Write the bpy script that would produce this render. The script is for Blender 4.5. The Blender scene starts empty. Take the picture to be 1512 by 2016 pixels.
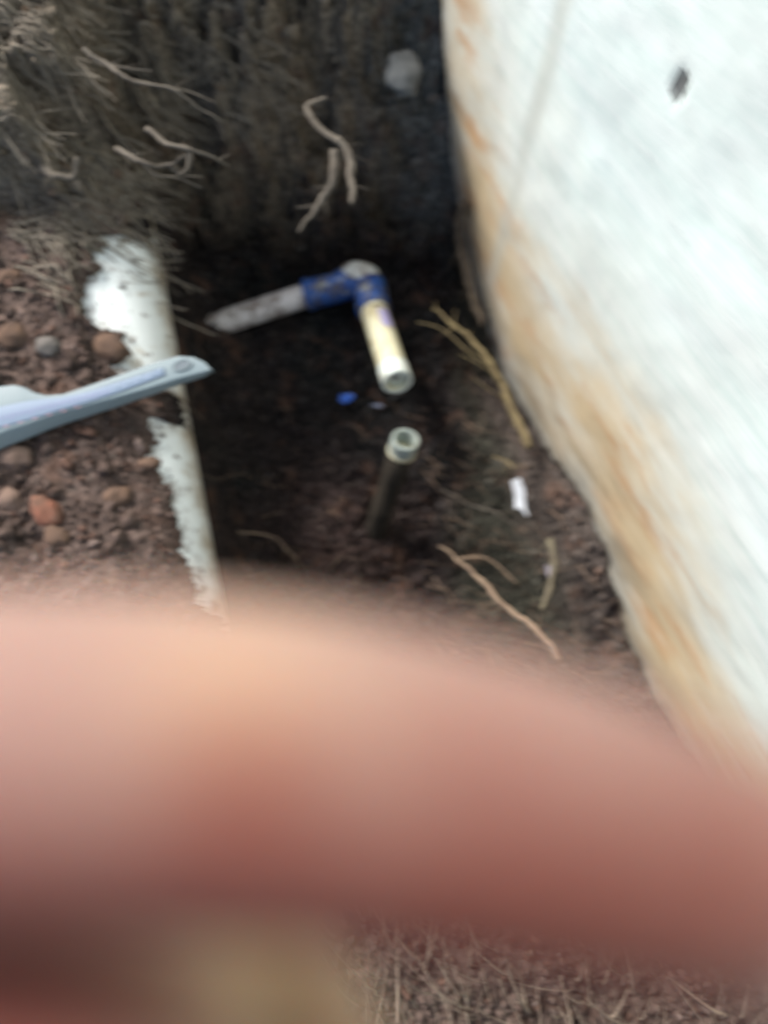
import bpy, bmesh, math, random
import numpy as np
from mathutils import Vector, Matrix, Euler
from mathutils import noise as _mn

random.seed(7); rng = np.random.default_rng(11)
scene = bpy.context.scene
col = scene.collection

# ------------------------------------------------------------------ camera
TILT = math.radians(9.3); CAM = Vector((0, 0, 0.50)); FPX = 1470.0
cam_d = bpy.data.cameras.new("camera"); cam = bpy.data.objects.new("camera", cam_d); col.objects.link(cam)
cam.location = CAM; cam.rotation_euler = (TILT, 0, 0)
cam_d.sensor_fit = 'VERTICAL'; cam_d.sensor_height = 36.0; cam_d.lens = 36.0 * FPX / 2016.0
cam_d.clip_start = 0.002; cam_d.clip_end = 500
cam_d.dof.use_dof = True; cam_d.dof.focus_distance = 0.305; cam_d.dof.aperture_fstop = 5.4; cam_d.dof.aperture_ratio = 0.6
scene.camera = cam

# ------------------------------------------------------------------ world, sun, exposure
SUN_EL, SUN_AZ = math.radians(39), math.radians(134)      # azimuth counter-clockwise from +X
w = bpy.data.worlds.new("World"); scene.world = w; w.use_nodes = True
wt = w.node_tree; wt.nodes.clear()
sky = wt.nodes.new("ShaderNodeTexSky"); sky.sky_type = 'NISHITA'; sky.sun_disc = False
sky.sun_elevation = SUN_EL; sky.sun_rotation = math.radians(90) - SUN_AZ
sky.air_density = 1.0; sky.dust_density = 3.0
bg = wt.nodes.new("ShaderNodeBackground"); bg.inputs[1].default_value = 0.06
wo = wt.nodes.new("ShaderNodeOutputWorld")
wt.links.new(sky.outputs[0], bg.inputs[0]); wt.links.new(bg.outputs[0], wo.inputs[0])
sun_d = bpy.data.lights.new("sun", 'SUN'); sun_d.energy = 1.5; sun_d.angle = math.radians(14); sun_d.color = (1, 0.97, 0.93)
sun = bpy.data.objects.new("sun", sun_d); col.objects.link(sun)
ldir = Vector((math.cos(SUN_EL) * math.cos(SUN_AZ), math.cos(SUN_EL) * math.sin(SUN_AZ), math.sin(SUN_EL)))
sun.rotation_euler = ldir.to_track_quat('Z', 'Y').to_euler(); sun.location = ldir * 5
vs = scene.view_settings; vs.view_transform = 'Standard'; vs.look = 'None'; vs.gamma = 1; vs.use_curve_mapping = False
vs.exposure = 1.75

# ------------------------------------------------------------------ helpers
ct, st = math.cos(TILT), math.sin(TILT)
def ray(u, v):
    x = (u - 756) / FPX; y = (1008 - v) / FPX
    return Vector((x, y * ct + st, y * st - ct))
def at(u, v, z):                       # the point of height z seen at a place of the photograph
    d = ray(u, v); return CAM + d * ((z - CAM.z) / d.z)
def near(u, v, dist):                  # the point a given distance before the camera
    return CAM + ray(u, v) * dist
def proj(X, Y, Z):
    dz = Z - CAM.z
    cx = X; cy = Y * ct + dz * st; cz = -(-Y * st + dz * ct)
    return 756 + FPX * cx / cz, 1008 - FPX * cy / cz

def sm(a, b, x):
    t = np.clip((x - a) / (b - a), 0, 1); return t * t * (3 - 2 * t)

def vnoise(x, y, seed):
    r = np.random.default_rng(seed).random((256, 256))
    xi = np.floor(x).astype(int); yi = np.floor(y).astype(int)
    fx = x - xi; fy = y - yi; fx = fx * fx * (3 - 2 * fx); fy = fy * fy * (3 - 2 * fy)
    a = r[xi & 255, yi & 255]; b = r[(xi + 1) & 255, yi & 255]; c = r[xi & 255, (yi + 1) & 255]; d = r[(xi + 1) & 255, (yi + 1) & 255]
    return (a * (1 - fx) + b * fx) * (1 - fy) + (c * (1 - fx) + d * fx) * fy - 0.5
def fbm(x, y, f, seed, octv=4, gain=0.5):
    s = 0; a = 1; n = 0
    for o in range(octv):
        ca, sa = math.cos(o * 1.3 + .4), math.sin(o * 1.3 + .4)
        s = s + a * vnoise((x * ca - y * sa) * f + 31.7 * o, (x * sa + y * ca) * f + 17.1 * o, seed + o)
        n += a; a *= gain; f *= 2.03
    return s / n * 2

def inpoly(X, Y, poly):
    ins = np.zeros(X.shape, bool); n = len(poly); j = n - 1
    for i in range(n):
        xi, yi = poly[i]; xj, yj = poly[j]
        if yi != yj:
            c = ((yi > Y) != (yj > Y)) & (X < (xj - xi) * (Y - yi) / (yj - yi) + xi)
            ins ^= c
        j = i
    return ins

def link(name, me, mat=None, parent=None, smooth=True):
    o = bpy.data.objects.new(name, me); col.objects.link(o)
    if mat: me.materials.append(mat)
    if smooth and len(me.polygons): me.polygons.foreach_set("use_smooth", [True] * len(me.polygons))
    if parent: o.parent = parent
    return o
def tag(o, label=None, cat=None, group=None, kind=None):
    if label: o["label"] = label
    if cat: o["category"] = cat
    if group: o["group"] = group
    if kind: o["kind"] = kind
    return o
def empty(name, loc=(0, 0, 0)):
    o = bpy.data.objects.new(name, None); o.location = loc; o.empty_display_size = .02; col.objects.link(o); return o
def rel(o, parent):
    o.parent = parent; o.matrix_parent_inverse = Matrix.Translation(parent.location).inverted(); return o

def tube_data(pts, rads, seg=10, V=None, F=None, cap=True, wob=0.0):
    """sweep a ring along pts; appends to V, F"""
    V = [] if V is None else V; F = [] if F is None else F
    pts = [Vector(p) for p in pts]; n = len(pts); base = len(V)
    t0 = (pts[1] - pts[0]).normalized()
    ref = Vector((0, 0, 1)) if abs(t0.z) < .9 else Vector((1, 0, 0))
    a = t0.cross(ref).normalized()
    for i, p in enumerate(pts):
        t = (pts[min(i + 1, n - 1)] - pts[max(i - 1, 0)]).normalized()
        a = (a - t * a.dot(t)).normalized(); b = t.cross(a)
        r = rads[i] if hasattr(rads, '__len__') else rads
        for k in range(seg):
            an = 2 * math.pi * k / seg
            rr = r * (1 + wob * (random.random() - .5))
            V.append(p + a * math.cos(an) * rr + b * math.sin(an) * rr)
    for i in range(n - 1):
        for k in range(seg):
            k2 = (k + 1) % seg
            F.append((base + i * seg + k, base + i * seg + k2, base + (i + 1) * seg + k2, base + (i + 1) * seg + k))
    if cap:
        F.append(tuple(base + k for k in range(seg))[::-1]); F.append(tuple(base + (n - 1) * seg + k for k in range(seg)))
    return V, F
def mesh(name, V, F):
    me = bpy.data.meshes.new(name); me.from_pydata([tuple(v) for v in V], [], F); me.update(); return me
def spline(pts, n=8):
    pts = [Vector(p) for p in pts]; out = []
    for i in range(len(pts) - 1):
        p0 = pts[max(i - 1, 0)]; p1 = pts[i]; p2 = pts[i + 1]; p3 = pts[min(i + 2, len(pts) - 1)]
        for k in range(n):
            t = k / n
            out.append(.5 * ((2 * p1) + (-p0 + p2) * t + (2 * p0 - 5 * p1 + 4 * p2 - p3) * t * t + (-p0 + 3 * p1 - 3 * p2 + p3) * t ** 3))
    out.append(pts[-1]); return out

# ------------------------------------------------------------------ materials
class Mat:
    def __init__(s, name, rough=.8, spec=.3):
        s.m = bpy.data.materials.new(name); s.m.use_nodes = True; s.t = s.m.node_tree
        s.b = s.t.nodes["Principled BSDF"]; s.b.inputs["Roughness"].default_value = rough
        s.b.inputs["Specular IOR Level"].default_value = spec
        s.co = s.t.nodes.new("ShaderNodeTexCoord").outputs["Object"]
    def n(s, typ): return s.t.nodes.new(typ)
    def l(s, a, b): s.t.links.new(a, b)
    def map(s, scale=(1, 1, 1), rot=(0, 0, 0)):
        m = s.n("ShaderNodeMapping"); m.inputs["Scale"].default_value = scale; m.inputs["Rotation"].default_value = rot
        s.l(s.co, m.inputs[0]); return m.outputs[0]
    def grain(s, along):
        m = s.n("ShaderNodeMapping"); m.vector_type = 'TEXTURE'; m.inputs["Scale"].default_value = (along, 1, 1); m.inputs["Rotation"].default_value = SHAKE_ROT
        s.l(s.co, m.inputs[0]); return m.outputs[0]
    def noise(s, scale, detail=5, rough=.6, vec=None, dist=0):
        x = s.n("ShaderNodeTexNoise"); x.inputs["Scale"].default_value = scale; x.inputs["Detail"].default_value = detail
        x.inputs["Roughness"].default_value = rough; x.inputs["Distortion"].default_value = dist
        s.l(vec or s.co, x.inputs["Vector"]); return x.outputs["Fac"]
    def ramp(s, fac, stops):
        r = s.n("ShaderNodeValToRGB"); e = r.color_ramp.elements
        while len(e) < len(stops): e.new(.5)
        for el, (p, c) in zip(e, stops):
            el.position = p; el.color = (c, c, c, 1) if not hasattr(c, '__len__') else (*c, 1)
        s.l(fac, r.inputs[0]); return r.outputs[0]
    def mix(s, fac, a, b, mode='MIX'):
        x = s.n("ShaderNodeMix"); x.data_type = 'RGBA'; x.blend_type = mode
        for sock, v in ((x.inputs[0], fac), (x.inputs[6], a), (x.inputs[7], b)):
            if isinstance(v, (int, float)): sock.default_value = v
            elif isinstance(v, tuple): sock.default_value = (*v, 1)
            else: s.l(v, sock)
        return x.outputs[2]
    def attr(s, name, out="Fac"):
        a = s.n("ShaderNodeAttribute"); a.attribute_name = name; return a.outputs[out]
    def math(s, op, a, b=None):
        x = s.n("ShaderNodeMath"); x.operation = op
        for i, v in enumerate((a, b)):
            if v is None: continue
            if isinstance(v, (int, float)): x.inputs[i].default_value = v
            else: s.l(v, x.inputs[i])
        return x.outputs[0]
    def color(s, c):
        if isinstance(c, tuple): s.b.inputs["Base Color"].default_value = (*c, 1)
        else: s.l(c, s.b.inputs["Base Color"])
    def bump(s, h, dist=.002, strength=1):
        b = s.n("ShaderNodeBump"); b.inputs["Distance"].default_value = dist; b.inputs["Strength"].default_value = strength
        s.l(h, b.inputs["Height"]); s.l(b.outputs[0], s.b.inputs["Normal"])

def m_soil():
    M = Mat("soil", .92, .15)
    c = M.attr("tint", "Color")
    v = M.ramp(M.noise(70, 6, .65), [(.25, .45), (.5, .95), (.75, 1.7)])
    c = M.mix(1, c, v, 'MULTIPLY')
    c = M.mix(1, c, M.ramp(M.noise(190, 5, .7), [(.34, .35), (.50, 1.), (.68, 1.75)]), 'MULTIPLY')
    c = M.mix(M.ramp(M.noise(38, 3, .5), [(.56, 0.0), (.68, .4)]), c, (.14, .075, .05))
    c = M.mix(M.ramp(M.noise(210, 2, .5), [(.60, 0.0), (.70, .6)]), c, (.12, .10, .085))
    M.color(c); M.bump(M.noise(420, 6, .7), .0015, .9); return M.m
def m_clod():
    M = Mat("clod", .92, .15)
    c = M.attr("tint", "Color")
    c = M.mix(1, c, M.ramp(M.noise(130, 4, .6), [(.3, .6), (.7, 1.4)]), 'MULTIPLY')
    M.color(c); M.bump(M.noise(500, 4, .7), .001, .8); return M.m
def m_stone(name, a, b):
    M = Mat(name, .85, .25); M.color(M.mix(M.ramp(M.noise(90, 5, .6), [(.35, 0.), (.65, 1.)]), a, b))
    M.bump(M.noise(300, 4, .6), .0008); return M.m
def m_wall():
    M = Mat("painted_wall", .75, .3)
    h = M.attr("above")                                  # metres above the foot of the wall
    drift = M.noise(12, 5, .6, M.grain(2), .2)
    hn = M.math('ADD', h, M.math('MULTIPLY', M.math('SUBTRACT', drift, .5), .16))
    shake_streak = M.noise(110, 4, .6, M.grain(9), .0)
    white = M.mix(M.ramp(shake_streak, [(.35, 0.), (.62, 1.)]), (.70, .83, .805), (.82, .91, .895))
    white = M.mix(M.ramp(M.noise(6, 4, .6), [(.4, 0.), (.7, .5)]), white, (.68, .79, .77))
    cream = (.66, .62, .50); tan = (.60, .46, .27); rust = (.55, .33, .17); grey = (.33, .34, .31)
    stain = M.ramp(hn, [(.0, 1.), (.15, .85), (.23, .45), (.33, 0.)])
    c = M.mix(stain, white, cream)
    patch = M.ramp(M.noise(17, 5, .6, M.grain(3.2), .1), [(.37, 0.), (.55, 1.)])
    band = M.ramp(hn, [(.0, .95), (.12, .9), (.18, .6), (.24, 0.)])
    c = M.mix(M.math('MULTIPLY', patch, band), c, tan)
    patch2 = M.ramp(M.noise(26, 5, .6, M.grain(3.2), .1), [(.52, 0.), (.62, .9)])
    c = M.mix(M.math('MULTIPLY', patch2, band), c, rust)
    low = M.ramp(M.math('ADD', h, M.math('MULTIPLY', M.math('SUBTRACT', M.noise(30, 5, .6), .5), .05)), [(.0, .85), (.02, .75), (.05, .25), (.075, 0.)])
    c = M.mix(low, c, grey)
    brn = M.math('MULTIPLY', M.ramp(M.noise(34, 6, .65, M.grain(3)), [(.44, 0.), (.60, .85)]), M.ramp(hn, [(.0, 1.), (.06, .9), (.12, 0.)]))
    c = M.mix(M.math('MULTIPLY', brn, .7), c, (.30, .24, .16))
    dirt = M.ramp(M.math('ADD', h, M.math('MULTIPLY', M.math('SUBTRACT', M.noise(55, 5, .7), .5), .06)), [(.0, 1.), (.006, .9), (.016, 0.)])
    c = M.mix(dirt, c, (.075, .055, .04))
    c = M.mix(M.math('MULTIPLY', M.attr("seam"), .55), c, (.50, .52, .46))
    c = M.mix(M.attr("spot"), c, (.14, .15, .15))
    M.color(c); M.bump(M.mix(.5, shake_streak, M.noise(150, 3, .5)), .0006, .4); return M.m
def m_pvc(name, base=(.74, .78, .76), dirt=(.30, .22, .13), lo=.50, hi=.66, scale=45, rough=.38):
    M = Mat(name, rough, .5)
    f = M.ramp(M.noise(scale, 6, .65, None, .5), [(lo, 0.), (hi, 1.)])
    c = M.mix(f, base, dirt)
    c = M.mix(M.ramp(M.noise(scale * 3.7, 5, .7), [(.60, 0.), (.68, .9)]), c, (.09, .065, .05))
    if name == "muddy_white_pvc": c = M.mix(M.math('MULTIPLY', M.attr("flank"), .85), c, (.34, .26, .16)); c = M.mix(M.math('MULTIPLY', M.attr("mud"), M.ramp(M.noise(120, 5, .7), [(.40, .0), (.60, .9)])), c, (.15, .11, .08))
    M.color(c); M.bump(M.noise(scale * 6, 4, .6), .0006, .5); return M.m
def m_primer():
    M = Mat("blue_primer_pvc", .45, .5)
    c = M.mix(M.ramp(M.noise(75, 3, .5), [(.40, 0.), (.50, 1.)]), (.014, .045, .20), (.03, .10, .34))
    c = M.mix(M.ramp(M.noise(60, 4, .6, None, .6), [(.56, 0.), (.63, 1.)]), c, (.30, .32, .31))
    c = M.mix(M.ramp(M.noise(110, 4, .6), [(.49, 0.), (.60, .9)]), c, (.07, .058, .052))
    M.color(c); return M.m
def m_flat(name, c, rough=.6, spec=.4, nz=0, b=None):
    M = Mat(name, rough, spec)
    if b: M.color(M.mix(M.ramp(M.noise(nz, 5, .6), [(.4, 0.), (.62, 1.)]), c, b))
    else: M.color(c)
    return M.m

# ------------------------------------------------------------------ wall line in plan
P1, P2 = at(860, 0, 0), at(1500, 1650, 0)
D = Vector((P2.x - P1.x, P2.y - P1.y, 0)).normalized()        # along the wall, towards the photographer's feet
Nw = Vector((D.y, -D.x, 0));  Nw = Nw if Nw.x < 0 else -Nw    # faces the pit
W0 = P1.dot(Nw)                                               # plane: p.Nw = W0
WROT = -math.atan2(D.y, D.x)
def on_wall(u, v, off=0):
    d = ray(u, v); t = (W0 + off - CAM.dot(Nw)) / d.dot(Nw); return CAM + d * t
_t = (on_wall(1400, 830) - on_wall(1300, 700)).normalized(); _b = _t.cross(Nw).normalized()      # streak direction: camera-shake smear imitated in the wall colour
SHAKE_ROT = Matrix((_t, Nw, _b)).transposed().to_euler()
foot_px = [(860, 0), (872, 150), (885, 300), (898, 400), (925, 560), (985, 740), (1065, 880), (1130, 960), (1185, 1075), (1230, 1250), (1290, 1400), (1400, 1560), (1500, 1650)]
foot = sorted([(on_wall(*p).dot(D), on_wall(*p).z) for p in foot_px])
foot_s = np.array([-50, foot[0][0] - .3] + [f[0] for f in foot] + [foot[-1][0] + .3, 50.])
foot_z = np.array([.03, .03] + [f[1] for f in foot] + [.01, .01])
def wall_foot(s): return np.interp(s, foot_s, foot_z)

# ------------------------------------------------------------------ big white pipe, laid first because the soil follows it
PR = .050; PZ = -.058
e1, e2 = at(303, 440, PZ - .012), at(452, 1250, PZ - .012)
PD = Vector((e2.x - e1.x, e2.y - e1.y, 0)).normalized()
PN = Vector((-PD.y, PD.x, 0)); PN = PN if PN.x > 0 else -PN    # to the right
PA = Vector((e1.x, e1.y, PZ)) - PN * (PR * .972)
def pipe_off(X, Y): return (X - PA.x) * PN.x + (Y - PA.y) * PN.y

bare_px = [(330, 436), (255, 448), (196, 466), (212, 486), (176, 500), (186, 515), (204, 532), (176, 560), (168, 590), (172, 634), (205, 655), (243, 652), (243, 685), (232, 700), (214, 716), (232, 735), (292, 745), (330, 752),
           (338, 790), (352, 815), (290, 820), (302, 860), (288, 897), (318, 928), (334, 962), (334, 1005), (346, 1040), (354, 1075), (362, 1110), (378, 1150), (380, 1185), (410, 1215), (425, 1255), (440, 1400), (520, 1400), (520, 900), (400, 436)]
bare = [(at(u, v, -.012).x, at(u, v, -.012).y) for u, v in bare_px]

# ------------------------------------------------------------------ the ground: one sheet to the horizon with the pit dug into it
def axis(a, b, step, far, n):
    core = np.arange(a, b, step); g = np.geomspace(step * 1.3, far, n)
    return np.concatenate([a - np.cumsum(np.diff(np.concatenate([[0], g])))[::-1], core, core[-1] + np.cumsum(np.diff(np.concatenate([[0], g])))])
gx = axis(-.40, .31, .0015, 80, 55); gy = axis(-.33, .66, .0015, 80, 55)

def ground(X, Y):
    n1 = fbm(X, Y, 9, 3, 4); n2 = fbm(X, Y, 45, 21, 4, .6); n3 = fbm(X, Y, 160, 55, 3, .6)
    Xw = X + .010 * fbm(X, Y, 14, 80, 3); Yw = Y + .012 * fbm(X, Y, 12, 90, 3)
    po = pipe_off(X, Y)
    wall_s = X * D.x + Y * D.y; wd = X * Nw.x + Y * Nw.y - W0            # distance in front of the wall
    # height of the undug ground
    top = .004 * n1 + .0 * X
    bank = sm(.312, .330, Yw + .10 * np.clip(X + .05, -.05, .2)) * (.062 - .10 * sm(-.12, .04, X)) + .05 * sm(.34, .60, Yw)
    top = top + bank - .016 * np.exp(-((Yw - .306) / .009) ** 2) * (1 - sm(-.16, -.10, X))
    # pit between the pipe and the wall
    pit_l = sm(.030, .062, po + .004 * n2)
    pit_f = 1 - sm(-.30, .0, -Yw - .0) * 0
    pit_y = sm(-.165, -.06, Yw) * (1 - sm(.375, .52, Yw + .07 * n1 + .03 * n2))
    pit = pit_l * pit_y
    floor = -.185 + .012 * n1 + .035 * np.exp(-((X + .045) / .06) ** 2 - ((Y - .055) / .07) ** 2) + .03 * (1 - sm(.05, .10, po))
    h = top * (1 - pit) + floor * pit
    # ledge along the wall: the soil meets the wall at its foot
    ledge_w = .055 + .02 * n1
    k = 1 - sm(.0, 1.0, np.clip(wd / ledge_w, -1, 2))
    h = h * (1 - k) + (wall_foot(wall_s) - .006) * k
    # soil over and beside the pipe
    surf = PZ + np.sqrt(np.clip(PR ** 2 - po ** 2, 0, None))
    Xb = X + .006 * fbm(X, Y, 90, 7, 5, .8); Yb = Y + .004 * fbm(X, Y, 80, 17, 4, .8)
    b = inpoly(Xb, Yb, bare)
    inside = np.abs(po) < PR
    cover = surf + .0035 + .003 * np.clip(n2, -.3, 1)
    zone = inside & (Y < .37) & (Y > -.24)
    h = np.where(zone & ~b, np.maximum(cover, np.where(po < 0, h, -1)), h)
    h = np.where(zone & b, np.minimum(h, surf - .006), h)
    h = np.where((po >= PR) & (po < PR + .006) & (Y > -.2) & (Y < .36), np.minimum(h, PZ - .01), h)
    rough = 1 - .75 * sm(.02, .05, -h - .10) * np.exp(-((X - .11) / .05) ** 2)
    fade = np.exp(-((np.maximum(np.abs(X) - .4, 0)) ** 2 + np.maximum(np.abs(Y - .15) - .5, 0) ** 2) / .5)
    amp = np.where(zone & ~b, .35, 1.0) * rough * (.2 + .8 * fade) * (1 + 1.1 * sm(-.14, -.02, X) * sm(.30, .42, Y))
    amp = np.where(zone & b, 0, amp)
    bk = sm(.30, .36, Y)
    h = h + amp * ((.0078 + .008 * bk) * n2 + (.0056 + .003 * bk) * n3)
    return h
GX, GY = np.meshgrid(gx, gy, indexing='ij')
GZ = ground(GX, GY)
def gh(x, y):
    i = min(max(np.searchsorted(gx, x), 1), len(gx) - 1); j = min(max(np.searchsorted(gy, y), 1), len(gy) - 1)
    return float(max(GZ[i, j], GZ[i - 1, j], GZ[i, j - 1], GZ[i - 1, j - 1]))

def soil_tint(X, Y, Z):
    """what earth lies where: brown topsoil left, grey bank, black wet clay in the pit with shade painted in below the pipe, olive clay by the wall"""
    po = pipe_off(X, Y); wd = X * Nw.x + Y * Nw.y - W0
    brown = np.array([.096, .068, .057]); greyb = np.array([.18, .150, .115]); damp_shade = np.array([.017, .0135, .0135])
    olive = np.array([.044, .043, .033]); red = np.array([.050, .032, .028]); slate = np.array([.15, .148, .13])
    n = fbm(X, Y, 11, 200, 3); m = fbm(X, Y, 24, 210, 3)
    c = np.ones(X.shape + (3,)) * brown
    def lay(c, k, col_): return c * (1 - k[..., None]) + col_ * k[..., None]
    c = lay(c, sm(.27, .33, Y + .02 * n), greyb)
    c = lay(c, sm(.30, .36, Y) * sm(-.05, .05, X + .05 * n), slate)
    p = sm(.028, .048, po) * (1 - sm(.35, .43, Y + .02 * n)) * sm(-.17, -.12, Y)  # wet clay tone, carried up the pipe-side face as painted shade
    c = lay(c, p, damp_shade)
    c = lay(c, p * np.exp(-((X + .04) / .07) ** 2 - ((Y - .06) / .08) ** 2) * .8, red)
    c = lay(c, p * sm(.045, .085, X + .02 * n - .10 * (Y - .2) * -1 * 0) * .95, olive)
    c = lay(c, (1 - sm(.015, .045, wd + .01 * m)) * (wd > -.02) * (Y < .25), np.array([.074, .060, .052]))
    c = c * (1 + .35 * m[..., None])
    return np.clip(c, .015, 1)

V = np.stack([GX, GY, GZ], -1).reshape(-1, 3)
nx, ny = GX.shape
ii, jj = np.meshgrid(np.arange(nx - 1), np.arange(ny - 1), indexing='ij')
a = (ii * ny + jj).ravel(); F = np.stack([a, a + ny, a + ny + 1, a + 1], 1)
me = bpy.data.meshes.new("ground"); me.vertices.add(len(V)); me.vertices.foreach_set("co", V.ravel())
me.loops.add(F.size); me.loops.foreach_set("vertex_index", F.ravel()); me.polygons.add(len(F))
me.polygons.foreach_set("loop_start", np.arange(0, F.size, 4)); me.polygons.foreach_set("loop_total", np.full(len(F), 4)); me.update()
def set_tint(me, C):
    at_ = me.color_attributes.new("tint", 'FLOAT_COLOR', 'POINT')
    at_.data.foreach_set("color", np.concatenate([C, np.ones((len(C), 1))], 1).ravel().astype(np.float32))
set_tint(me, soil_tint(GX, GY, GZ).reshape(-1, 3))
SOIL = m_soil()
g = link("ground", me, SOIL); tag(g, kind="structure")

# ------------------------------------------------------------------ wall
def dense(a, b, step, far_a, far_b, n):
    core = np.arange(a, b, step)
    lo = a - np.geomspace(step, far_a, n)[::-1] if far_a else np.array([]); hi = core[-1] + np.geomspace(step, far_b, n) if far_b else np.array([])
    return np.concatenate([lo, core, hi])
ws = dense(-.75, .30, .0035, 6, 6, 26); wz = dense(-.22, .42, .0035, .25, 2.2, 16)
S, Z = np.meshgrid(ws, wz, indexing='ij')
above = (Z - wall_foot(S)) * (1 + .25 * sm(-.12, .06, S)) - .008 * fbm(S, Z, 30, 300, 4)
proud = -.014 * (1 - sm(-.004, .003, above)) + .0022 * fbm(S, Z, 14, 310, 4) + .0035 * sm(.05, .0, above) * fbm(S, Z, 50, 330, 3)
sp = on_wall(1333, 172); sx, sz = sp.dot(D), sp.z
rs = np.hypot((S - sx) / .0075, (Z - sz) / .0085) + .35 * fbm(S, Z, 120, 340, 2)
spot = 1 - sm(.5, 1.15, rs); proud = proud - .0012 * spot
c0, c1 = on_wall(1000, 430), on_wall(1115, 0)
cs = c0.dot(D) + (c1.dot(D) - c0.dot(D)) * (Z - c0.z) / (c1.z - c0.z)
seam = (1 - sm(.001, .016, np.abs(S - cs + .003 * fbm(S, Z, 20, 350, 3)))) * sm(-.16, -.1, Z)
PX = D.x * S + Nw.x * (W0 + proud); PY = D.y * S + Nw.y * (W0 + proud)
Vw = np.stack([PX, PY, Z], -1).reshape(-1, 3); nS, nZ = S.shape
ii, jj = np.meshgrid(np.arange(nS - 1), np.arange(nZ - 1), indexing='ij'); a = (ii * nZ + jj).ravel()
Fw = np.stack([a, a + nZ, a + nZ + 1, a + 1], 1).tolist()
back = [(0, 0), (nS - 1, 0), (nS - 1, nZ - 1), (0, nZ - 1)]
nb = len(Vw); bk = [Vw[i * nZ + j] - np.array([Nw.x, Nw.y, 0]) * .22 for i, j in back]
Vw = np.concatenate([Vw, np.array(bk)])
Fw.append([nb, nb + 3, nb + 2, nb + 1])
Fw.append([i * nZ for i in range(nS)][::-1] + [nb, nb + 1]); Fw.append([i * nZ + nZ - 1 for i in range(nS)] + [nb + 2, nb + 3])
Fw.append([j for j in range(nZ)] + [nb + 3, nb]); Fw.append([(nS - 1) * nZ + j for j in range(nZ)][::-1] + [nb + 1, nb + 2])
mw = mesh("wall", Vw, Fw)
for nm, A in (("above", above), ("spot", spot), ("seam", seam)):
    t = mw.attributes.new(nm, 'FLOAT', 'POINT'); t.data.foreach_set("value", np.concatenate([A.ravel(), np.zeros(4)]).astype(np.float32))
wall = link("wall", mw, m_wall())
tag(wall, "white painted wall with rust and yellow stains along its foot", "wall")

# ------------------------------------------------------------------ crumbs and clods of earth
def ico(sub):
    bm = bmesh.new(); bmesh.ops.create_icosphere(bm, subdivisions=sub, radius=1)
    v = np.array([x.co[:] for x in bm.verts]); f = np.array([[x.index for x in q.verts] for q in bm.faces]); bm.free(); return v, f
I1, I2 = ico(1), ico(2)
def in_bare(x, y):
    return abs((x - PA.x) * PN.x + (y - PA.y) * PN.y) < PR + .002 and bool(inpoly(np.array([x]), np.array([y]), bare)[0])
def clods(name, n, base, rmin, rmax, region, power=2.2, sink=.35, bright=1.0, seed=1):
    r = np.random.default_rng(seed); v0, f0 = base; VV, FF, CC = [], [], []; k = 0
    xs = []; 
    while k < n:
        x = r.uniform(region[0], region[1]); y = r.uniform(region[2], region[3])
        if x * Nw.x + y * Nw.y - W0 < .004: continue
        rad = rmin + (rmax - rmin) * r.random() ** power
        if x > PA.x + .09 and y < .36: rad = min(rad, .0032)
        if y < -.15 and rad > .003 and r.random() < .6: continue
        if in_bare(x, y) or (in_bare(x + rad, y) and rad > .003):
            if not (rad < .0030 and (r.random() < .012 or not in_bare(x - PN.x * .005, y)) and r.random() < .45): continue
        z = gh(x, y)
        if in_bare(x, y):
            po = float(pipe_off(x, y)); 
            if abs(po) > PR * .8: continue
            z = PZ + math.sqrt(PR ** 2 - po ** 2)
        sc = rad * r.uniform(.65, 1.2, 3) * np.array([1, 1, .8])
        amp = 1 + .5 * (r.random(len(v0)) - .5) * 2
        R = np.array(Euler(r.uniform(0, 6.28, 3)).to_matrix())
        v = (v0 * amp[:, None] * sc) @ R.T + np.array([x, y, z + rad * (1 - 2 * sink) * .5 - rad * .12])
        VV.append(v); FF.append(f0 + k * len(v0)); k += 1; xs.append((x, y, z))
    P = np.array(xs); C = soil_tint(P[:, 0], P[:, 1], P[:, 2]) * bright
    t = r.random(len(P)); C = C * (0.72 + .55 * r.random((len(P), 1)))
    warm = (t > .86)[:, None]; C = np.where(warm, C * np.array([1.22, 1.02, .92]), C)
    pale = ((t < .07))[:, None]; C = np.where(pale, C * 1.5 + .02, C)
    V_, F_ = np.concatenate(VV), np.concatenate(FF)
    m = bpy.data.meshes.new(name); m.vertices.add(len(V_)); m.vertices.foreach_set("co", V_.ravel())
    m.loops.add(F_.size); m.loops.foreach_set("vertex_index", F_.ravel()); m.polygons.add(len(F_))
    m.polygons.foreach_set("loop_start", np.arange(0, F_.size, 3)); m.polygons.foreach_set("loop_total", np.full(len(F_), 3)); m.update()
    set_tint(m, np.repeat(np.clip(C, .01, .8), len(v0), 0)); o = link(name, m, CLOD, smooth=False); return o
CLOD = m_clod()
o = clods("soil_clods", 4200, I2, .0018, .0065, (-.38, .28, -.28, .62), 3.4, seed=5); tag(o, "rough dark brown clods of dug earth lying round the hole", "soil", kind="stuff")
o = clods("soil_crumbs", 16000, I1, .0006, .0028, (-.34, .27, -.26, .56), 1.6, seed=9); tag(o, "fine crumbs of loose brown earth scattered everywhere", "soil", kind="stuff")

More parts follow.
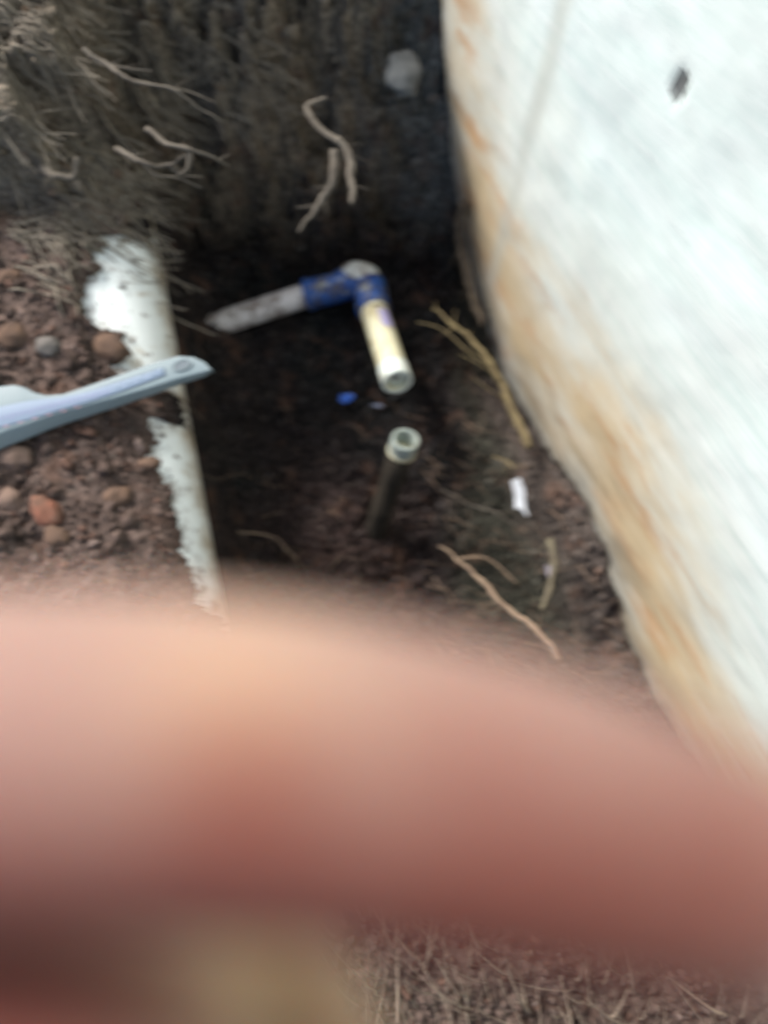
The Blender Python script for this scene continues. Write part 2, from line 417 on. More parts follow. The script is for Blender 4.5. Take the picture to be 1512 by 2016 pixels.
def stone(u, v, z, size, mat, label, name="stone", rot=0, seed=0, cat="stone"):
    r = np.random.default_rng(seed + 77); v0, f0 = ico(3)
    p = at(u, v, z); p.z = max(gh(p.x, p.y), z - .02)
    n = np.array([mathutils_noise(Vector(q) * 1.6 + Vector((seed, 0, 0))) for q in v0])
    vv = v0 * (1 + .28 * n)[:, None] * np.array(size)
    me = mesh(name, vv, f0.tolist()); o = link(name, me, mat); o.location = p + Vector((0, 0, size[2] * .10)); o.rotation_euler = (.2, .1, rot)
    return tag(o, label, cat)
def mathutils_noise(v): return _mn.noise(v) + .7 * _mn.noise(v * 2.6) + .45 * _mn.noise(v * 6.0)
PINK = m_stone("pinkish_stone", (.17, .115, .09), (.20, .135, .105)); REDC = m_stone("red_clay", (.24, .095, .06), (.15, .085, .06)); DUST = m_stone("dusty_stone", (.10, .088, .075), (.07, .06, .052))
GREYS = m_stone("grey_stone", (.12, .11, .10), (.18, .16, .145)); BRN = m_stone("brown_clay", (.150, .092, .062), (.10, .066, .05)); PALE = m_stone("pale_stone", (.15, .158, .155), (.10, .106, .106))
stone(30, 902, .0, (.0115, .0082, .006), PINK, "smooth pinkish oval stone just below the grey plastic tool", seed=1)
stone(95, 1010, .0, (.0085, .013, .006), REDC, "brightest orange-red lump of clay, lower left of the white pipe", "clay_lump", .7, 2, "clay lump")
stone(112, 1058, .0, (.010, .007, .0045), BRN, "orange-brown clay lump touching the bright red one from below", "clay_lump", -.4, 3, "clay lump")
stone(22, 552, .0, (.0085, .006, .004), BRN, "dull brown clay lump at the far left above the tool", "clay_lump", .3, 4, "clay lump")
stone(205, 672, .006, (.0135, .010, .006), BRN, "large brown clay lump in the notch of the pipe's bare patch", "clay_lump", -.5, 5, "clay lump")
stone(98, 684, .0, (.009, .0075, .006), GREYS, "dark grey round stone left of the brown clay lump", seed=6)
stone(28, 665, .0, (.011, .009, .006), BRN, "flat brown clay lump at the left edge above the tool", "clay_lump", .2, 7, "clay lump")
stone(18, 985, .0, (.009, .008, .006), PINK, "rough pinkish stone at the left edge beside the red clay lump", seed=8)
stone(222, 975, .002, (.010, .0075, .005), BRN, "mottled yellow-brown clay lump between the red lump and white pipe", "clay_lump", .2, 9, "clay lump")
stone(797, 105, .0, (.013, .018, .006), PALE, "pale grey stone set in the dark bank near the top of the wall", seed=10)
stone(280, 903, .004, (.008, .005, .0045), BRN, "small ochre clay lump hard against the white pipe", "clay_lump", .1, 12, "clay lump")

# ------------------------------------------------------------------ the big buried pipe
pipe_m = m_pvc("muddy_white_pvc", (.84, .89, .88), (.36, .28, .17), .60, .70, 26)
def hollow(p0, p1, r, wall_t, seg=48, nlen=2, V=None, F=None, depth=None):
    """tube with a real bore; open at p1"""
    p0, p1 = Vector(p0), Vector(p1); ax = (p1 - p0).normalized(); L = (p1 - p0).length
    depth = depth or L
    prof = [(0, r)] + [(L * k / nlen, r) for k in range(1, nlen)] + [(L - .0006, r), (L, r - .0006), (L, r - wall_t + .0005), (L - .0006, r - wall_t), (L - depth, r - wall_t)]
    ref = Vector((0, 0, 1)) if abs(ax.z) < .9 else Vector((1, 0, 0)); a = ax.cross(ref).normalized(); b = ax.cross(a)
    V = []; F = []
    for (l, rr) in prof:
        for k in range(seg):
            an = 2 * math.pi * k / seg; V.append(p0 + ax * l + (a * math.cos(an) + b * math.sin(an)) * rr)
    for i in range(len(prof) - 1):
        for k in range(seg):
            k2 = (k + 1) % seg; F.append((i * seg + k, (i + 1) * seg + k, (i + 1) * seg + k2, i * seg + k2))
    return V, F
s0 = PA + PD * .0; s1 = PA + PD * .75
V_, F_ = hollow(s0, s1, PR, .004, 120, 300)
bpm = mesh("drain_pipe", V_, F_)
fl = []
for v in V_:
    po_ = (v.x - PA.x) * PN.x + (v.y - PA.y) * PN.y; q = (v - PA).dot(PD)
    fl.append(float(sm(.88, 1.06, po_ / PR + .10 * _mn.noise(Vector((q * 60, 0, 0))) + .07 * _mn.noise(v * 240))))
seg_ = list(zip(bare, bare[1:] + bare[:1])); md = []
for v in V_:
    if v.z < PZ or abs(v.y - .05) > .35: md.append(0.); continue
    dmin = 1.
    for (x0, y0), (x1, y1) in seg_:
        dx, dy = x1 - x0, y1 - y0; t = max(0, min(1, ((v.x - x0) * dx + (v.y - y0) * dy) / (dx * dx + dy * dy)))
        dmin = min(dmin, math.hypot(v.x - x0 - dx * t, v.y - y0 - dy * t))
    md.append(float(1 - sm(.0005, .0065, dmin + .007 * _mn.noise(v * 110) + .004 * _mn.noise(v * 330))))
ma = bpm.attributes.new("mud", 'FLOAT', 'POINT'); ma.data.foreach_set("value", np.array(md, dtype=np.float32))
fa = bpm.attributes.new("flank", 'FLOAT', 'POINT'); fa.data.foreach_set("value", np.array(fl, dtype=np.float32))
bp = link("drain_pipe", bpm, pipe_m)
tag(bp, "thick white plastic pipe half buried in earth along the left side of the hole", "pipe")

# ------------------------------------------------------------------ thin pipe with blue-primed elbow
grimy = m_pvc("grimy_pvc", (.66, .63, .62), (.16, .115, .09), .46, .62, 75, .5)
cream_pvc = m_pvc("cream_pvc", (.62, .60, .42), (.46, .40, .24), .48, .62, 30, .4)
white_pvc = m_pvc("white_pvc", (.66, .72, .66), (.45, .43, .33), .52, .66, 40, .4)
purple = m_flat("purple_primer", (.30, .27, .55), .5, .4, 80, (.42, .40, .55))
primer = m_primer(); mudm = m_flat("mud", (.055, .042, .034), .95, .1, 120, (.09, .066, .05))
pA, pB = at(385, 652, -.167), at(612, 578, -.165)
elb = at(722, 553, -.160); pC = at(733, 600, -.150); pD_ = at(782, 752, -.100)
asm = empty("elbow_pipe", elb)
tag(asm, "thin plastic pipe with blue primed elbow ending in an open cream leg", "pipe")
pA0 = pA + (pA - pB).normalized() * .06
V_, F_ = tube_data([pA0 + (pB - pA0) * t / 14 for t in range(15)], .0112, 32); rel(link("pipe_run", mesh("pipe_run", V_, F_), grimy), asm)
# elbow body: swept bend with two socket collars
bA = pB + (elb - pB).normalized() * -.006
bend = spline([bA, pB + (elb - pB) * .45, elb + Vector((-.012, 0, 0)), elb + Vector((.002, -.006, .002)), pC + (pC - pD_).normalized() * .0, pC + (pD_ - pC) * .10], 7)
n = len(bend); rr = [.0142 if (i < 9 or i > n - 9) else .0150 for i in range(n)]; rr[0] = .0135; rr[-1] = .0138
V_, F_ = tube_data(bend, rr, 32); rel(link("elbow_fitting", mesh("elbow_fitting", V_, F_), primer), asm)
# collars
def ring(name, c, ax, r0, r1, h, mat, parent):
    V_, F_ = tube_data([c - ax * h / 2, c - ax * (h / 2 - .0006), c + ax * (h / 2 - .0006), c + ax * h / 2], [r0, r1, r1, r0], 32)
    return rel(link(name, mesh(name, V_, F_), mat), parent)
axl = (pD_ - pC).normalized(); axr = (elb - pB).normalized()
ring("socket_collar", bA + axr * .004, axr, .0146, .0156, .006, primer, asm)
ring("socket_collar", pC + axl * .006, axl, .0146, .0154, .006, primer, asm)
# hub lump on top of the bend, scuffed white
v0, f0 = ico(3); lump = mesh("elbow_shoulder", v0 * np.array((.0185, .0115, .0085)), f0.tolist())
lm = rel(link("elbow_shoulder", lump, m_pvc("scuffed_pvc", (.55, .58, .55), (.20, .15, .12), .46, .56, 55, .5)), asm); lm.location = elb + Vector((-.006, .003, .009)); lm.rotation_euler = (0, 0, -.2)
# leg
V_, F_ = hollow(pC, pD_, .0122, .0032, 40, 12, depth=.020); leg = rel(link("pipe_leg", mesh("pipe_leg", V_, F_), cream_pvc), asm)
V_, F_ = hollow(pD_ - axl * .017, pD_ + axl * .0005, .0129, .0030, 40, 3, depth=.016); rel(link("end_collar", mesh("end_collar", V_, F_), white_pvc), asm)
V_, F_ = tube_data([pD_ - axl * .010, pD_ - axl * .0045], [.0098, .0095], 24); rel(link("plug", mesh("plug", V_, F_), white_pvc), asm)
v0, f0 = ico(2); d_ = rel(link("mud_crumb", mesh("mud_crumb", v0 * np.array((.0034, .0026, .002)), f0.tolist()), mudm), asm); d_.location = pD_ - axl * .004 + Vector((-.001, .001, .001))
# purple wipe of primer on the leg and a dark ring
def patch_on(c, ax, r, a0, a1, l0, l1, name, mat, parent, n=10):
    ref = Vector((0, 0, 1)); up = (ref - ax * ref.dot(ax)).normalized(); side = ax.cross(up)
    V = []; F = []
    for i in range(n + 1):
        for j in range(n + 1):
            an = a0 + (a1 - a0) * i / n; l = l0 + (l1 - l0) * j / n
            e = .3 * math.sin(i * 2.1 + j) * (1 if j in (0, n) else 0)
            V.append(c + ax * (l + .0015 * e) + (up * math.cos(an) + side * math.sin(an)) * r)
    for i in range(n):
        for j in range(n): F.append((i * (n + 1) + j, i * (n + 1) + j + 1, (i + 1) * (n + 1) + j + 1, (i + 1) * (n + 1) + j))
    return rel(link(name, mesh(name, V, F), mat), parent)
sgn = 1 if axl.cross((Vector((0, 0, 1)) - axl * axl.z).normalized()).x > 0 else -1
patch_on(pC, axl, .01245, sgn * .12, sgn * .95, .022, .047, "primer_smear", purple, asm)
patch_on(pC, axl, .01235, -sgn * .2, sgn * 1.4, .0155, .0185, "glue_line", mudm, asm)

# ------------------------------------------------------------------ muddy stub with open socket
tT = at(799, 864, -.078); tB = at(726, 1085, -.195); ax = (tT - tB).normalized()
tA = tT - (Vector((0.0, -.25, 1.0)).normalized() * .0)
stub = empty("pipe_stub", tB)
tag(stub, "short muddy upright pipe with open pale socket, sticking up from the pit floor", "pipe")
mouth = (ax * .75 + Vector((.05, -.05, 1)).normalized() * .25).normalized()
V_, F_ = tube_data([tB + (tT - mouth * .014 - tB) * t / 10 for t in range(11)], [.0102 + .0008 * math.sin(t * 1.7) for t in range(11)], 24, wob=.10); rel(link("muddy_pipe", mesh("muddy_pipe", V_, F_), m_flat("brown_mud", (.020, .017, .013), .9, .2, 60, (.042, .034, .025))), stub)
V_, F_ = hollow(tT - mouth * .016, tT, .0113, .0026, 40, 4, depth=.0155); rel(link("socket", mesh("socket", V_, F_), m_pvc("grey_pvc", (.30, .35, .32), (.20, .20, .16), .5, .66, 50, .35)), stub)
ring("socket_rim", tT - mouth * .0155, mouth, .0112, .0119, .0035, m_pvc("yellowed_pvc", (.55, .52, .36), (.4, .34, .2), .5, .64, 60, .4), stub)

# ------------------------------------------------------------------ scraps
def scrap(u, v, z, pts, mat, label, name, cat, th=.0015, rot=0):
    p = at(u, v, z); p.z = gh(p.x, p.y) + .003
    n = len(pts); V = [(x, y, random.uniform(0, .002)) for x, y in pts] + [(x, y, th + random.uniform(0, .002)) for x, y in pts]
    F = [tuple(range(n))[::-1], tuple(range(n, 2 * n))] + [(i, (i + 1) % n, n + (i + 1) % n, n + i) for i in range(n)]
    o = link(name, mesh(name, V, F), mat, smooth=False); o.location = p; o.rotation_euler = (.25, -.2, rot); return tag(o, label, cat)
scrap(683, 774, -.17, [(-.007, -.003), (-.002, -.0055), (.004, -.003), (.0075, .001), (.003, .0045), (-.002, .003), (-.006, .0045)], m_flat("blue_scrap", (.03, .12, .52), .5), "small torn blue scrap lying on the dark floor of the hole", "scrap", "plastic scrap")
scrap(742, 787, -.17, [(-.0055, .001), (-.001, -.0012), (.0055, -.002), (.004, .001), (-.001, .002)], m_flat("pale_scrap", (.25, .28, .38), .5), "tiny pale sliver beside the blue scrap under the open pipe end", "scrap", "plastic scrap")
wp = on_wall(1050, 955, .03)
scrap(1050, 955, -.11, [(-.005, .017), (.003, .019), (.006, .004), (.0085, -.014), (.003, -.017), (-.001, -.009), (-.006, -.008), (-.004, .004)], m_flat("white_scrap", (.72, .76, .80), .5), "crumpled white plastic scrap on the ledge at the foot of the wall", "scrap", "plastic scrap", rot=.15)
scrap(1105, 1112, -.11, [(-.003, .005), (.003, .003), (.004, -.005), (-.001, -.006)], m_flat("lilac_scrap", (.30, .28, .33), .6), "little greyish chip on the ledge below the white scrap", "scrap", "plastic scrap")

# ------------------------------------------------------------------ roots
root_m = m_stone("root_bark", (.30, .22, .15), (.20, .14, .10)); yroot = m_stone("yellow_root", (.27, .215, .11), (.17, .13, .07)); droot = m_stone("dull_root", (.15, .13, .105), (.095, .08, .064))
def root(pts, r0, r1, mat, name, label, cat="root", branches=()):
    e = None
    P = spline([at(*p) for p in pts], 8); n = len(P)
    P = [p + _mn.noise_vector(p * 70) * .0022 + _mn.noise_vector(p * 260) * .0007 for p in P]
    rad = [(r0 + (r1 - r0) * i / n) * (1 + .35 * _mn.noise(P[i] * 190)) * (1 - .55 * (i / n) ** 6) for i in range(n)]
    V, F = tube_data(P, rad, 8)
    o = link(name, mesh(name, V, F), mat); tag(o, label, cat)
    for b in branches:
        PB = spline([at(*p) for p in b[0]], 7); m = len(PB)
        V, F = tube_data(PB, [b[1] * (1 - .75 * i / m) for i in range(m)], 6); q = link("rootlet", mesh("rootlet", V, F), mat, o)
    for q in range(5):                                    # fine hairs leave every root
        i = random.randint(1, n - 3); d = (P[i + 1] - P[i]).normalized(); a = d.cross(Vector((0, 0, 1))) * random.choice((-1, 1)); L = random.uniform(.006, .018)
        PB = [P[i] + (d * .7 + a) * L * k / 5 + _mn.noise_vector((P[i] + a * k) * 300) * .0016 * k / 5 for k in range(6)]
        V, F = tube_data(PB, [max(.00022, r0 * .16) * (1 - .15 * k) for k in range(6)], 5); link("rootlet", mesh("rootlet", V, F), mat, o)
    return o
root([(1040, 880, -.13), (1010, 810, -.125), (975, 730, -.12), (930, 670, -.115), (890, 635, -.11), (852, 608, -.11)], .0042, .0010, yroot, "root", "long yellow root hanging down the dark clay beside the wall, with fine branches",
     branches=[([(968, 722, -.12), (920, 690, -.11), (870, 648, -.105), (822, 634, -.105)], .0012), ([(985, 750, -.12), (950, 720, -.11), (905, 698, -.11)], .0009), ([(1000, 790, -.125), (960, 765, -.11), (930, 742, -.11)], .0008)])
root([(1100, 1300, -.06), (1060, 1245, -.06), (1000, 1200, -.07), (955, 1150, -.08), (905, 1105, -.085), (866, 1074, -.085)], .0026, .0012, root_m, "root", "bare tan root reaching out over the pit from below, nearest to the hand",
     branches=[([(905, 1100, -.085), (960, 1100, -.09), (1020, 1150, -.09)], .0012)])
root([(470, 1046, -.13), (520, 1052, -.13), (560, 1078, -.13), (600, 1120, -.14)], .0008, .0005, root_m, "root", "hair-thin pale root curling across the soil right of the white pipe")
root([(640, 190, .02), (600, 215, .02), (650, 270, .02), (680, 290, .02), (690, 340, .02), (692, 402, .02)], .0016, .0036, droot, "root", "bent grey-brown root forming a hook on the dark bank above the elbow")
root([(660, 300, .015), (655, 360, .01), (630, 400, .0), (590, 458, -.01)], .0038, .0016, droot, "root", "short thick root running down beside the hooked root")
root([(290, 255, .07), (330, 280, .075), (372, 292, .075), (420, 305, .07), (450, 325, .06)], .0020, .0006, droot, "root", "pale forked root catching the light on the middle of the bank",
     branches=[([(372, 292, .075), (370, 330, .07), (350, 345, .07)], .0020)])
root([(230, 290, .06), (280, 320, .065), (330, 325, .06), (375, 300, .07)], .0018, .0009, droot, "root", "curved root sagging below the pale forked root",
     branches=[([(280, 320, .065), (310, 345, .06), (350, 350, .055), (400, 372, .05)], .0012), ([(330, 325, .06), (360, 345, .055), (400, 348, .05)], .0010)])
root([(80, 330, .03), (110, 345, .04), (145, 350, .04), (150, 310, .05)], .0032, .0018, droot, "root", "stubby root end at the left of the bank's lower edge")
root([(915, 400, -.10), (905, 470, -.13), (925, 560, -.15), (948, 640, -.15)], .0040, .0045, m_stone("brown_root", (.14, .11, .075), (.09, .07, .05)), "root", "dark upright root pressed against the foot of the wall")
root([(1085, 1060, -.09), (1090, 1110, -.09), (1080, 1160, -.09), (1065, 1200, -.085)], .0032, .0020, m_stone("olive_root", (.17, .15, .10), (.12, .10, .07)), "root", "olive coloured root on the ledge beneath the white scrap")
root([(870, 965, -.14), (930, 995, -.13), (980, 1010, -.12), (1040, 1050, -.11)], .0007, .0004, droot, "root", "thin wiry root lying across the olive clay left of the white scrap")
root([(975, 895, -.12), (1000, 910, -.12), (1015, 925, -.115)], .0010, .0005, yroot, "root", "short yellow rootlet on the clay above the white scrap")
root([(160, 100, .08), (215, 128, .08), (260, 160, .08), (330, 175, .08), (400, 215, .07), (450, 240, .06)], .0018, .0006, droot, "root", "long thin root crossing the upper left of the bank",
     branches=[([(215, 128, .08), (255, 135, .08), (300, 140, .08)], .0010), ([(330, 175, .08), (370, 180, .075), (430, 205, .07)], .0011)])

# mat of hair roots on the bank, too many to count
VV, FF = [], []
def hair(x, y, z, ang, L, r, wav, lift):
    P = []; n = 7; a = ang
    for i in range(n):
        P.append(Vector((x, y, max(gh(x, y), z - .02) + r + lift * math.sin(math.pi * i / (n - 1)))))
        a += random.uniform(-wav, wav); x += math.cos(a) * L / n; y += math.sin(a) * L / n
    tube_data(P, [r * (1 - .6 * i / n) for i in range(n)], 5, VV, FF, cap=False)
for i in range(2000):
    p = at(random.uniform(-60, 830), random.uniform(-60, 400) if random.random() < .9 else random.uniform(380, 520), .05)
    if p.x * Nw.x + p.y * Nw.y - W0 < .04: continue
    if gh(p.x, p.y) < -.06 or (p.x > .0 and random.random() < .6): continue
    hair(p.x, p.y, gh(p.x, p.y), math.radians(random.gauss(-26, 18)), random.uniform(.012, .055), random.uniform(.0003, .0010), .22, random.uniform(0, .008))
o = link("hair_roots", mesh("hair_roots", VV, FF), m_stone("hair_root", (.29, .25, .195), (.17, .145, .115))); tag(o, "mat of fine grey-brown hair roots covering the bank", "roots", kind="stuff")
VV, FF = [], []
for i in range(120):
    p = at(random.uniform(830, 1240), random.uniform(760, 1400), -.12)
    if p.x * Nw.x + p.y * Nw.y - W0 < .006: continue
    hair(p.x, p.y, gh(p.x, p.y), math.radians(random.gauss(-45, 30)), random.uniform(.01, .045), random.uniform(.0003, .0007), .4, random.uniform(0, .006))
for i in range(60):
    p = at(random.uniform(430, 900), random.uniform(780, 1200), -.17)
    hair(p.x, p.y, gh(p.x, p.y), random.uniform(0, 6.3), random.uniform(.008, .03), random.uniform(.0002, .0005), .5, .002)
o = link("rootlets", mesh("rootlets", VV, FF), m_stone("fine_root", (.24, .17, .12), (.17, .12, .09))); tag(o, "scattered hair-fine brown rootlets in the hole and along the ledge", "roots", kind="stuff")
# dry grass near the photographer's feet
VV, FF = [], []
for i in range(650):
    u = random.uniform(500, 1700); v = random.uniform(1780, 2350); p = at(u, v, 0)
    if p.x * Nw.x + p.y * Nw.y - W0 < .01: continue
    z = gh(p.x, p.y); a = math.radians(random.gauss(112, 20)); L = random.uniform(.015, .085); lean = random.uniform(.3, 1.); gh_ = random.uniform(.15, .8); gr = .0003 + .0013 * random.random() ** 3
    P = [Vector((p.x, p.y, z - .002))]
    for k in range(1, 6):
        t = k / 5; P.append(Vector((p.x + math.cos(a) * L * lean * t, p.y + math.sin(a) * L * lean * t ** 1.2, z + L * gh_ * t - .2 * L * t * t * lean)))
    tube_data(P, [gr * (1 - .16 * k) for k in range(6)], 4, VV, FF, cap=False)
o = link("dry_grass", mesh("dry_grass", VV, FF), m_stone("straw", (.38, .31, .23), (.24, .18, .14))); tag(o, "dry brown grass stems on the near edge of the hole", "grass", kind="stuff")

# ------------------------------------------------------------------ grey plastic tool lying over the pipe
TZ = .014
tool = empty("plastic_tool", at(200, 790, TZ)); tag(tool, "pale grey plastic tool with printed scale and holed tip, lying across the white pipe", "hand tool")
tp = m_flat("grey_plastic", (.215, .27, .29), .45, .35); tp2 = m_flat("blue_grey_plastic", (.20, .26, .35), .5, .35)
up_px = [(-420, 850), (-300, 800), (-160, 772), (-60, 764), (0, 760), (28, 757), (48, 762), (66, 772), (90, 778), (125, 775), (170, 760), (230, 739), (300, 714), (350, 700), (380, 702), (402, 712), (416, 728)]
lo_px = [(-420, 985), (-300, 960), (-160, 915), (-60, 878), (0, 852), (28, 842), (48, 836), (66, 830), (90, 821), (125, 810), (170, 798), (230, 782), (300, 762), (350, 746), (380, 738), (402, 733), (416, 730)]
def zz(u): return TZ + .012 * (u - 200) / 400 * -.6
def tool_solid(name, up, lo, z0, th, mat, skirt=0):
    V, F = [], []; n = len(up)
    for k in range(n):
        a_ = at(up[k][0], up[k][1], zz(up[k][0]) + z0); b_ = at(lo[k][0], lo[k][1], zz(lo[k][0]) + z0)
        tk = th * (1 if k < n - 3 else .8)
        dn = Vector((0, 0, -tk)); out = (b_ - a_).normalized() * .0
        bo = at(lo[k][0] + skirt * .3, lo[k][1] + skirt * float(np.interp(up[k][0], [-100, 0, 400, 416], [36, 34, 11, 4])), zz(lo[k][0]) + z0 - tk)
        V += [a_, b_, bo, a_ + dn]
    for k in range(n - 1):
        for j in range(4): F.append((k * 4 + j, (k + 1) * 4 + j, (k + 1) * 4 + (j + 1) % 4, k * 4 + (j + 1) % 4))
    F += [(0, 1, 2, 3), tuple(4 * (n - 1) + j for j in (3, 2, 1, 0))]
    me = mesh(name, V, F); o = rel(link(name, me, mat, smooth=False), tool)
    bm = bmesh.new(); bm.from_mesh(me); bmesh.ops.recalc_face_normals(bm, faces=bm.faces)
    bmesh.ops.bevel(bm, geom=[e for e in bm.edges if e.calc_face_angle(0) > .8], offset=.0011, segments=3, affect='EDGES', profile=.5); bm.to_mesh(me); bm.free()
    me.polygons.foreach_set("use_smooth", [True] * len(me.polygons)); return o
def sub(px, n=4):
    out = []
    for i in range(len(px) - 1):
        p0, p1, p2, p3 = px[max(i - 1, 0)], px[i], px[i + 1], px[min(i + 2, len(px) - 1)]
        for k in range(n):
            t = k / n; out.append(tuple(.5 * (2 * p1[q] + (p2[q] - p0[q]) * t + (2 * p0[q] - 5 * p1[q] + 4 * p2[q] - p3[q]) * t * t + (3 * p1[q] - p0[q] - 3 * p2[q] + p3[q]) * t ** 3) for q in (0, 1)))
    out.append(px[-1]); return out
body = tool_solid("tool_body", up_px, lo_px, 0, .0105, tp, 1)
in_up = [(-300, 868), (-160, 838), (0, 800), (60, 788), (120, 782), (170, 771), (230, 752), (290, 733), (322, 722)]
in_lo = [(-300, 918), (-160, 886), (0, 843), (60, 826), (120, 808), (170, 794), (230, 774), (290, 752), (326, 738)]
tool_solid("scale_strip", in_up, in_lo, .0008, .0016, tp2)
tickm = m_flat("purple_print", (.30, .28, .50), .6); redm = m_flat("red_print", (.45, .22, .28), .6)
def tick(u, v, du, dv, wd, mat):
    z = zz(u) + .0012; a_, b_ = at(u, v, z), at(u + du, v + dv, z); s = (b_ - a_).cross(Vector((0, 0, 1))).normalized() * wd
    rel(link("scale_mark", mesh("scale_mark", [a_ - s, a_ + s, b_ + s, b_ - s], [(0, 1, 2, 3)]), mat, smooth=False), tool)
for k in range(34):
    u = -60 + k * 8.2; v = 818 - (u) * .245
    tick(u, v, 2, 9 if k % 5 else 15, .00022, tickm)
for k in range(7): tick(-20 + k * 28, 842 - (-20 + k * 28) * .265, 9, -2.2, .0003, redm)
for u, v in ((230, 760), (252, 752), (276, 744), (300, 736), (318, 729)):
    c = at(u, v, zz(u) + .0010); v0, f0 = ico(2); q = rel(link("dimple", mesh("dimple", v0 * np.array((.0012, .0010, .0005)), f0.tolist()), m_flat("dimple_plastic", (.30, .38, .46), .4)), tool); q.matrix_parent_inverse = Matrix(); q.location = c - tool.location
c = at(357, 719, zz(357) + .0009)
V_, F_ = [], []
ud = (at(380, 712, TZ) - at(330, 730, TZ)).normalized(); vd = Vector((-ud.y, ud.x, 0))
for rr_, zz_ in ((1.12, -.001), (1.12, .0002), (1.0, .0003), (.92, -.0006)):
    for k in range(28):
        an = 2 * math.pi * k / 28; V_.append(c + ud * math.cos(an) * .0062 * rr_ + vd * math.sin(an) * .0034 * rr_ + Vector((0, 0, zz_)))
for i in range(3):
    for k in range(28): F_.append((i * 28 + k, i * 28 + (k + 1) % 28, (i + 1) * 28 + (k + 1) % 28, (i + 1) * 28 + k))
rel(link("eyelet", mesh("eyelet", V_, F_), tp), tool)
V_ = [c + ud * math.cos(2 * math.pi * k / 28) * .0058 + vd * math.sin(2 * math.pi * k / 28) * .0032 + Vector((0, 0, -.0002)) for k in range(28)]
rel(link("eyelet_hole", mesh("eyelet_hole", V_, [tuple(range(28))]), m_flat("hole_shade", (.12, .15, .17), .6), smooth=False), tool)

# ------------------------------------------------------------------ the photographer's hand, held close before the camera
skin = Mat("skin", .7, .2)
sc_ = skin.mix(skin.ramp(skin.noise(90, 3, .5), [(.35, 0.), (.65, 1.)]), (.30, .20, .17), (.35, .245, .205))
sc_ = skin.mix(skin.attr("flush_shade"), sc_, (.21, .045, .032)); sc_ = skin.mix(skin.attr("tan_tint"), sc_, (.47, .29, .15)); skin.color(sc_)  # dark red: skin flush, plus shade painted on the finger undersides
skin.b.inputs["Subsurface Weight"].default_value = .45; skin.b.inputs["Subsurface Radius"].default_value = (1, .25, .12); skin.b.inputs["Subsurface Scale"].default_value = .006
skin.bump(skin.noise(900, 3, .6), .0003, .5)
def capsule_chain(pts, rads, V, F):
    P = spline(pts, 6); m = len(P); R = [np.interp(i / 6, range(len(rads)), rads) for i in range(m)]
    tube_data(P, R, 20, V, F)
    for c, r in ((P[0], R[0]), (P[-1], R[-1])):
        v0, f0 = I2; b = len(V); V += [c + Vector(q) * r for q in v0]; F += [tuple(int(x) + b for x in f) for f in f0]
HV, HF = [], []
index = [near(-900, 1560, .044), near(-420, 1480, .040), near(60, 1470, .037), near(560, 1500, .0365), near(1050, 1590, .037), near(1400, 1705, .038), near(1620, 1790, .039)]
capsule_chain(index, [.0098, .0088, .0080, .0078, .0072, .0064, .0056], HV, HF)
knuck = near(-900, 1560, .044)
xl, dn_ = Vector((-1, 0, 0)), Vector((0, -1, 0))
middle = [knuck + Vector((.002, -.021, -.004)), near(-620, 2200, .052), near(-100, 2480, .056), near(440, 2560, .060), near(640, 2260, .062), near(520, 1950, .061)]
capsule_chain(middle, [.0100, .0098, .0092, .0086, .0080, .0072], HV, HF)
ringf = [knuck + Vector((.001, -.041, -.006)), near(-500, 2060, .050), near(-100, 2030, .051), near(200, 2040, .052), near(320, 2140, .054)]
capsule_chain(ringf, [.0095, .0110, .0108, .0098, .0080], HV, HF)
pinky = [knuck + Vector((-.006, -.058, -.003)), knuck + Vector((.012, -.064, -.008)), knuck + Vector((.019, -.063, -.021)), knuck + Vector((.008, -.060, -.027))]
capsule_chain(pinky, [.0084, .0074, .0066, .0055], HV, HF)
wrist = knuck + Vector((-.068, -.078, .0))
for q, off in ((index[0], .0), (middle[0], 0), (ringf[0], 0), (pinky[0], 0)):
    capsule_chain([q, (q + wrist) / 2 + Vector((0, 0, -.002)), wrist + (q - knuck) * .35], [.0100, .0130, .0150], HV, HF)
thumb = [wrist + Vector((.012, .014, -.006)), wrist + Vector((.038, .034, -.016)), wrist + Vector((.066, .046, -.022)), wrist + Vector((.088, .050, -.026))]
capsule_chain(thumb, [.0155, .0135, .0105, .0080], HV, HF)
capsule_chain([wrist + Vector((.0, .0, 0)), wrist + Vector((-.04, -.05, .004)), wrist + Vector((-.10, -.13, .010)), wrist + Vector((-.16, -.22, .016))], [.024, .025, .034, .040], HV, HF)
hm = mesh("hand_raw", HV, HF); raw = bpy.data.objects.new("hand_raw", hm); col.objects.link(raw)
rm = raw.modifiers.new("r", 'REMESH'); rm.mode = 'VOXEL'; rm.voxel_size = .0011; smo = raw.modifiers.new("s", 'SMOOTH'); smo.factor = .5; smo.iterations = 10
dg = bpy.context.evaluated_depsgraph_get(); hme = bpy.data.meshes.new_from_object(raw.evaluated_get(dg)); bpy.data.objects.remove(raw); bpy.data.meshes.remove(hm)
hme.name = "hand"; hme.materials.clear()
co = np.empty(len(hme.vertices) * 3); hme.vertices.foreach_get("co", co); co = co.reshape(-1, 3)
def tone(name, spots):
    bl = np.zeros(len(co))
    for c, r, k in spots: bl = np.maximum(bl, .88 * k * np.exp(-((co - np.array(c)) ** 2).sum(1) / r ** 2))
    ba = hme.attributes.new(name, 'FLOAT', 'POINT'); ba.data.foreach_set("value", bl.astype(np.float32))
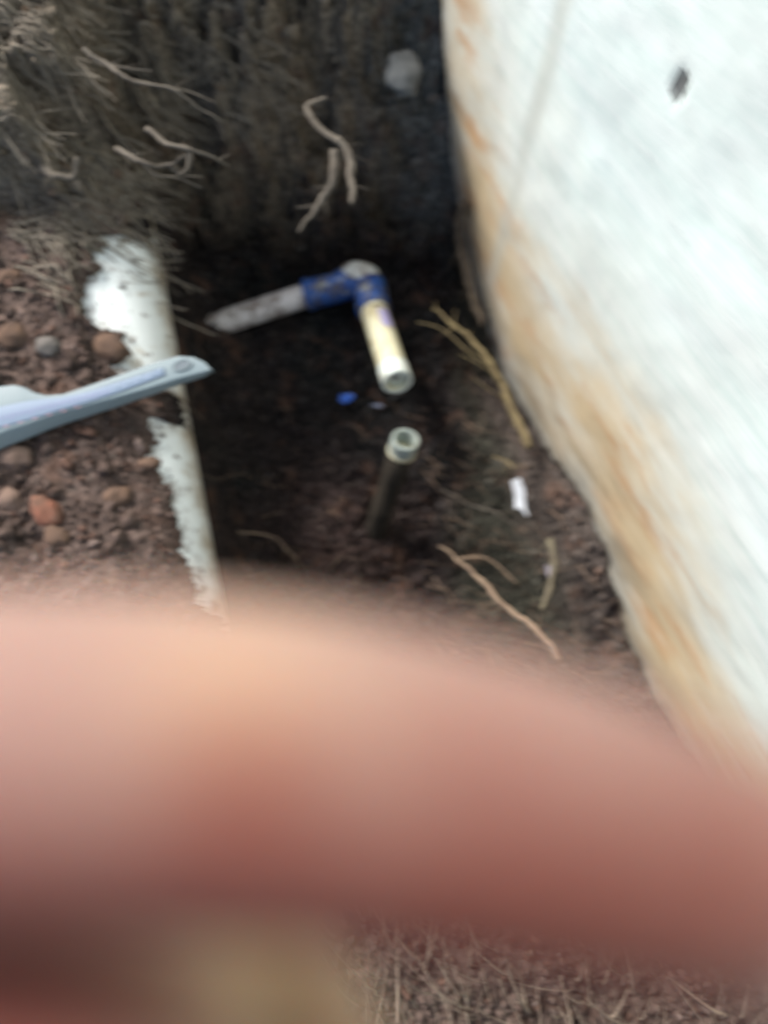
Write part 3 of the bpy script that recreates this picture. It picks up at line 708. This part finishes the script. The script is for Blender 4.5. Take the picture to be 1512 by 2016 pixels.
tone("flush_shade", [(near(485, 1660, .030), .0044, 1.14), (near(490, 1520, .029), .0030, 1.1), (near(760, 1740, .031), .0055, 1.), (near(1000, 1760, .031), .0065, 1.), (near(960, 1530, .029), .0045, .75), (near(1250, 1800, .032), .0070, .95),
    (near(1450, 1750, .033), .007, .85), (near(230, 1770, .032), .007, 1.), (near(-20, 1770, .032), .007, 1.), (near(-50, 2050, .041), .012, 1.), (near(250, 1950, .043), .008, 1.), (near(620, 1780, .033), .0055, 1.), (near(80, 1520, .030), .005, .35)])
tone("tan_tint", [(near(450, 1320, .031), .0038, .42), (near(700, 1350, .031), .0035, .15), (near(640, 2000, .054), .0085, 1.), (near(560, 1900, .054), .0085, 1.), (near(600, 2150, .054), .010, 1.)])  # tan tone over the middle fingertip and two spots on the index
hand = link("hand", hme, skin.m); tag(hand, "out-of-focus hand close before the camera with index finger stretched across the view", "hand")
def nail(tip, prev, r):
    d = (tip - prev).normalized(); up = Vector((0, 0, 1)); up = (up - d * up.dot(d)).normalized(); s = d.cross(up)
    V, F = [], []
    for i in range(7):
        for j in range(7):
            a_ = (i - 3) / 3 * .75; l = (j - 2.5) / 6 * .011
            V.append(tip + d * l + (up * math.cos(a_) + s * math.sin(a_)) * (r + .0004 - .0006 * max(0, j - 4)))
    for i in range(6):
        for j in range(6): F.append((i * 7 + j, i * 7 + j + 1, (i + 1) * 7 + j + 1, (i + 1) * 7 + j))
    link("fingernail", mesh("fingernail", V, F), m_flat("nail", (.62, .42, .36), .35, .5), hand)
nail(index[-1], index[-2], .0056); nail(thumb[-1], thumb[-2], .0080)

# ------------------------------------------------------------------ a phone added out of view behind the lens, to shade the finger
fwd = ray(756, 1008).normalized(); R_ = Vector((1, 0, 0)); U_ = R_.cross(fwd)
phone = empty("phone", CAM - fwd * .004); tag(phone, "unseen black phone, added above the hole to shade the blurred finger", "phone")
def slab(name, cx, cy, w_, h_, z0, z1, mat, r):
    V, F = [], []; m = 6; ring_ = []
    for q, (sx_, sy_) in enumerate(((1, 1), (-1, 1), (-1, -1), (1, -1))):
        for k in range(m + 1):
            an = math.pi / 2 * (q + k / m); ring_.append((cx + sx_ * (w_ / 2 - r) + r * math.cos(an), cy + sy_ * (h_ / 2 - r) + r * math.sin(an)))
    for (px_, py_) in ring_: V.append(CAM + R_ * px_ + U_ * py_ - fwd * z0)
    for (px_, py_) in ring_: V.append(CAM + R_ * px_ + U_ * py_ - fwd * z1)
    n_ = len(ring_); F = [tuple(range(n_)), tuple(range(n_, 2 * n_))[::-1]] + [(i, n_ + i, n_ + (i + 1) % n_, (i + 1) % n_) for i in range(n_)]
    return rel(link(name, mesh(name, V, F), mat, smooth=False), phone)
blackm = m_flat("phone_back", (.03, .03, .035), .35, .5); slab("phone_body", .016, -.056, .072, .148, .0045, .0120, blackm, .009)
slab("lens_plate", .008, .0, .034, .032, .0030, .0045, m_flat("lens_glass", (.01, .01, .012), .15, .5), .006)
slab("screen", .016, -.056, .068, .143, .0120, .0126, m_flat("screen_glass", (.015, .015, .018), .12, .5), .007)

scene.cycles.use_denoising = True
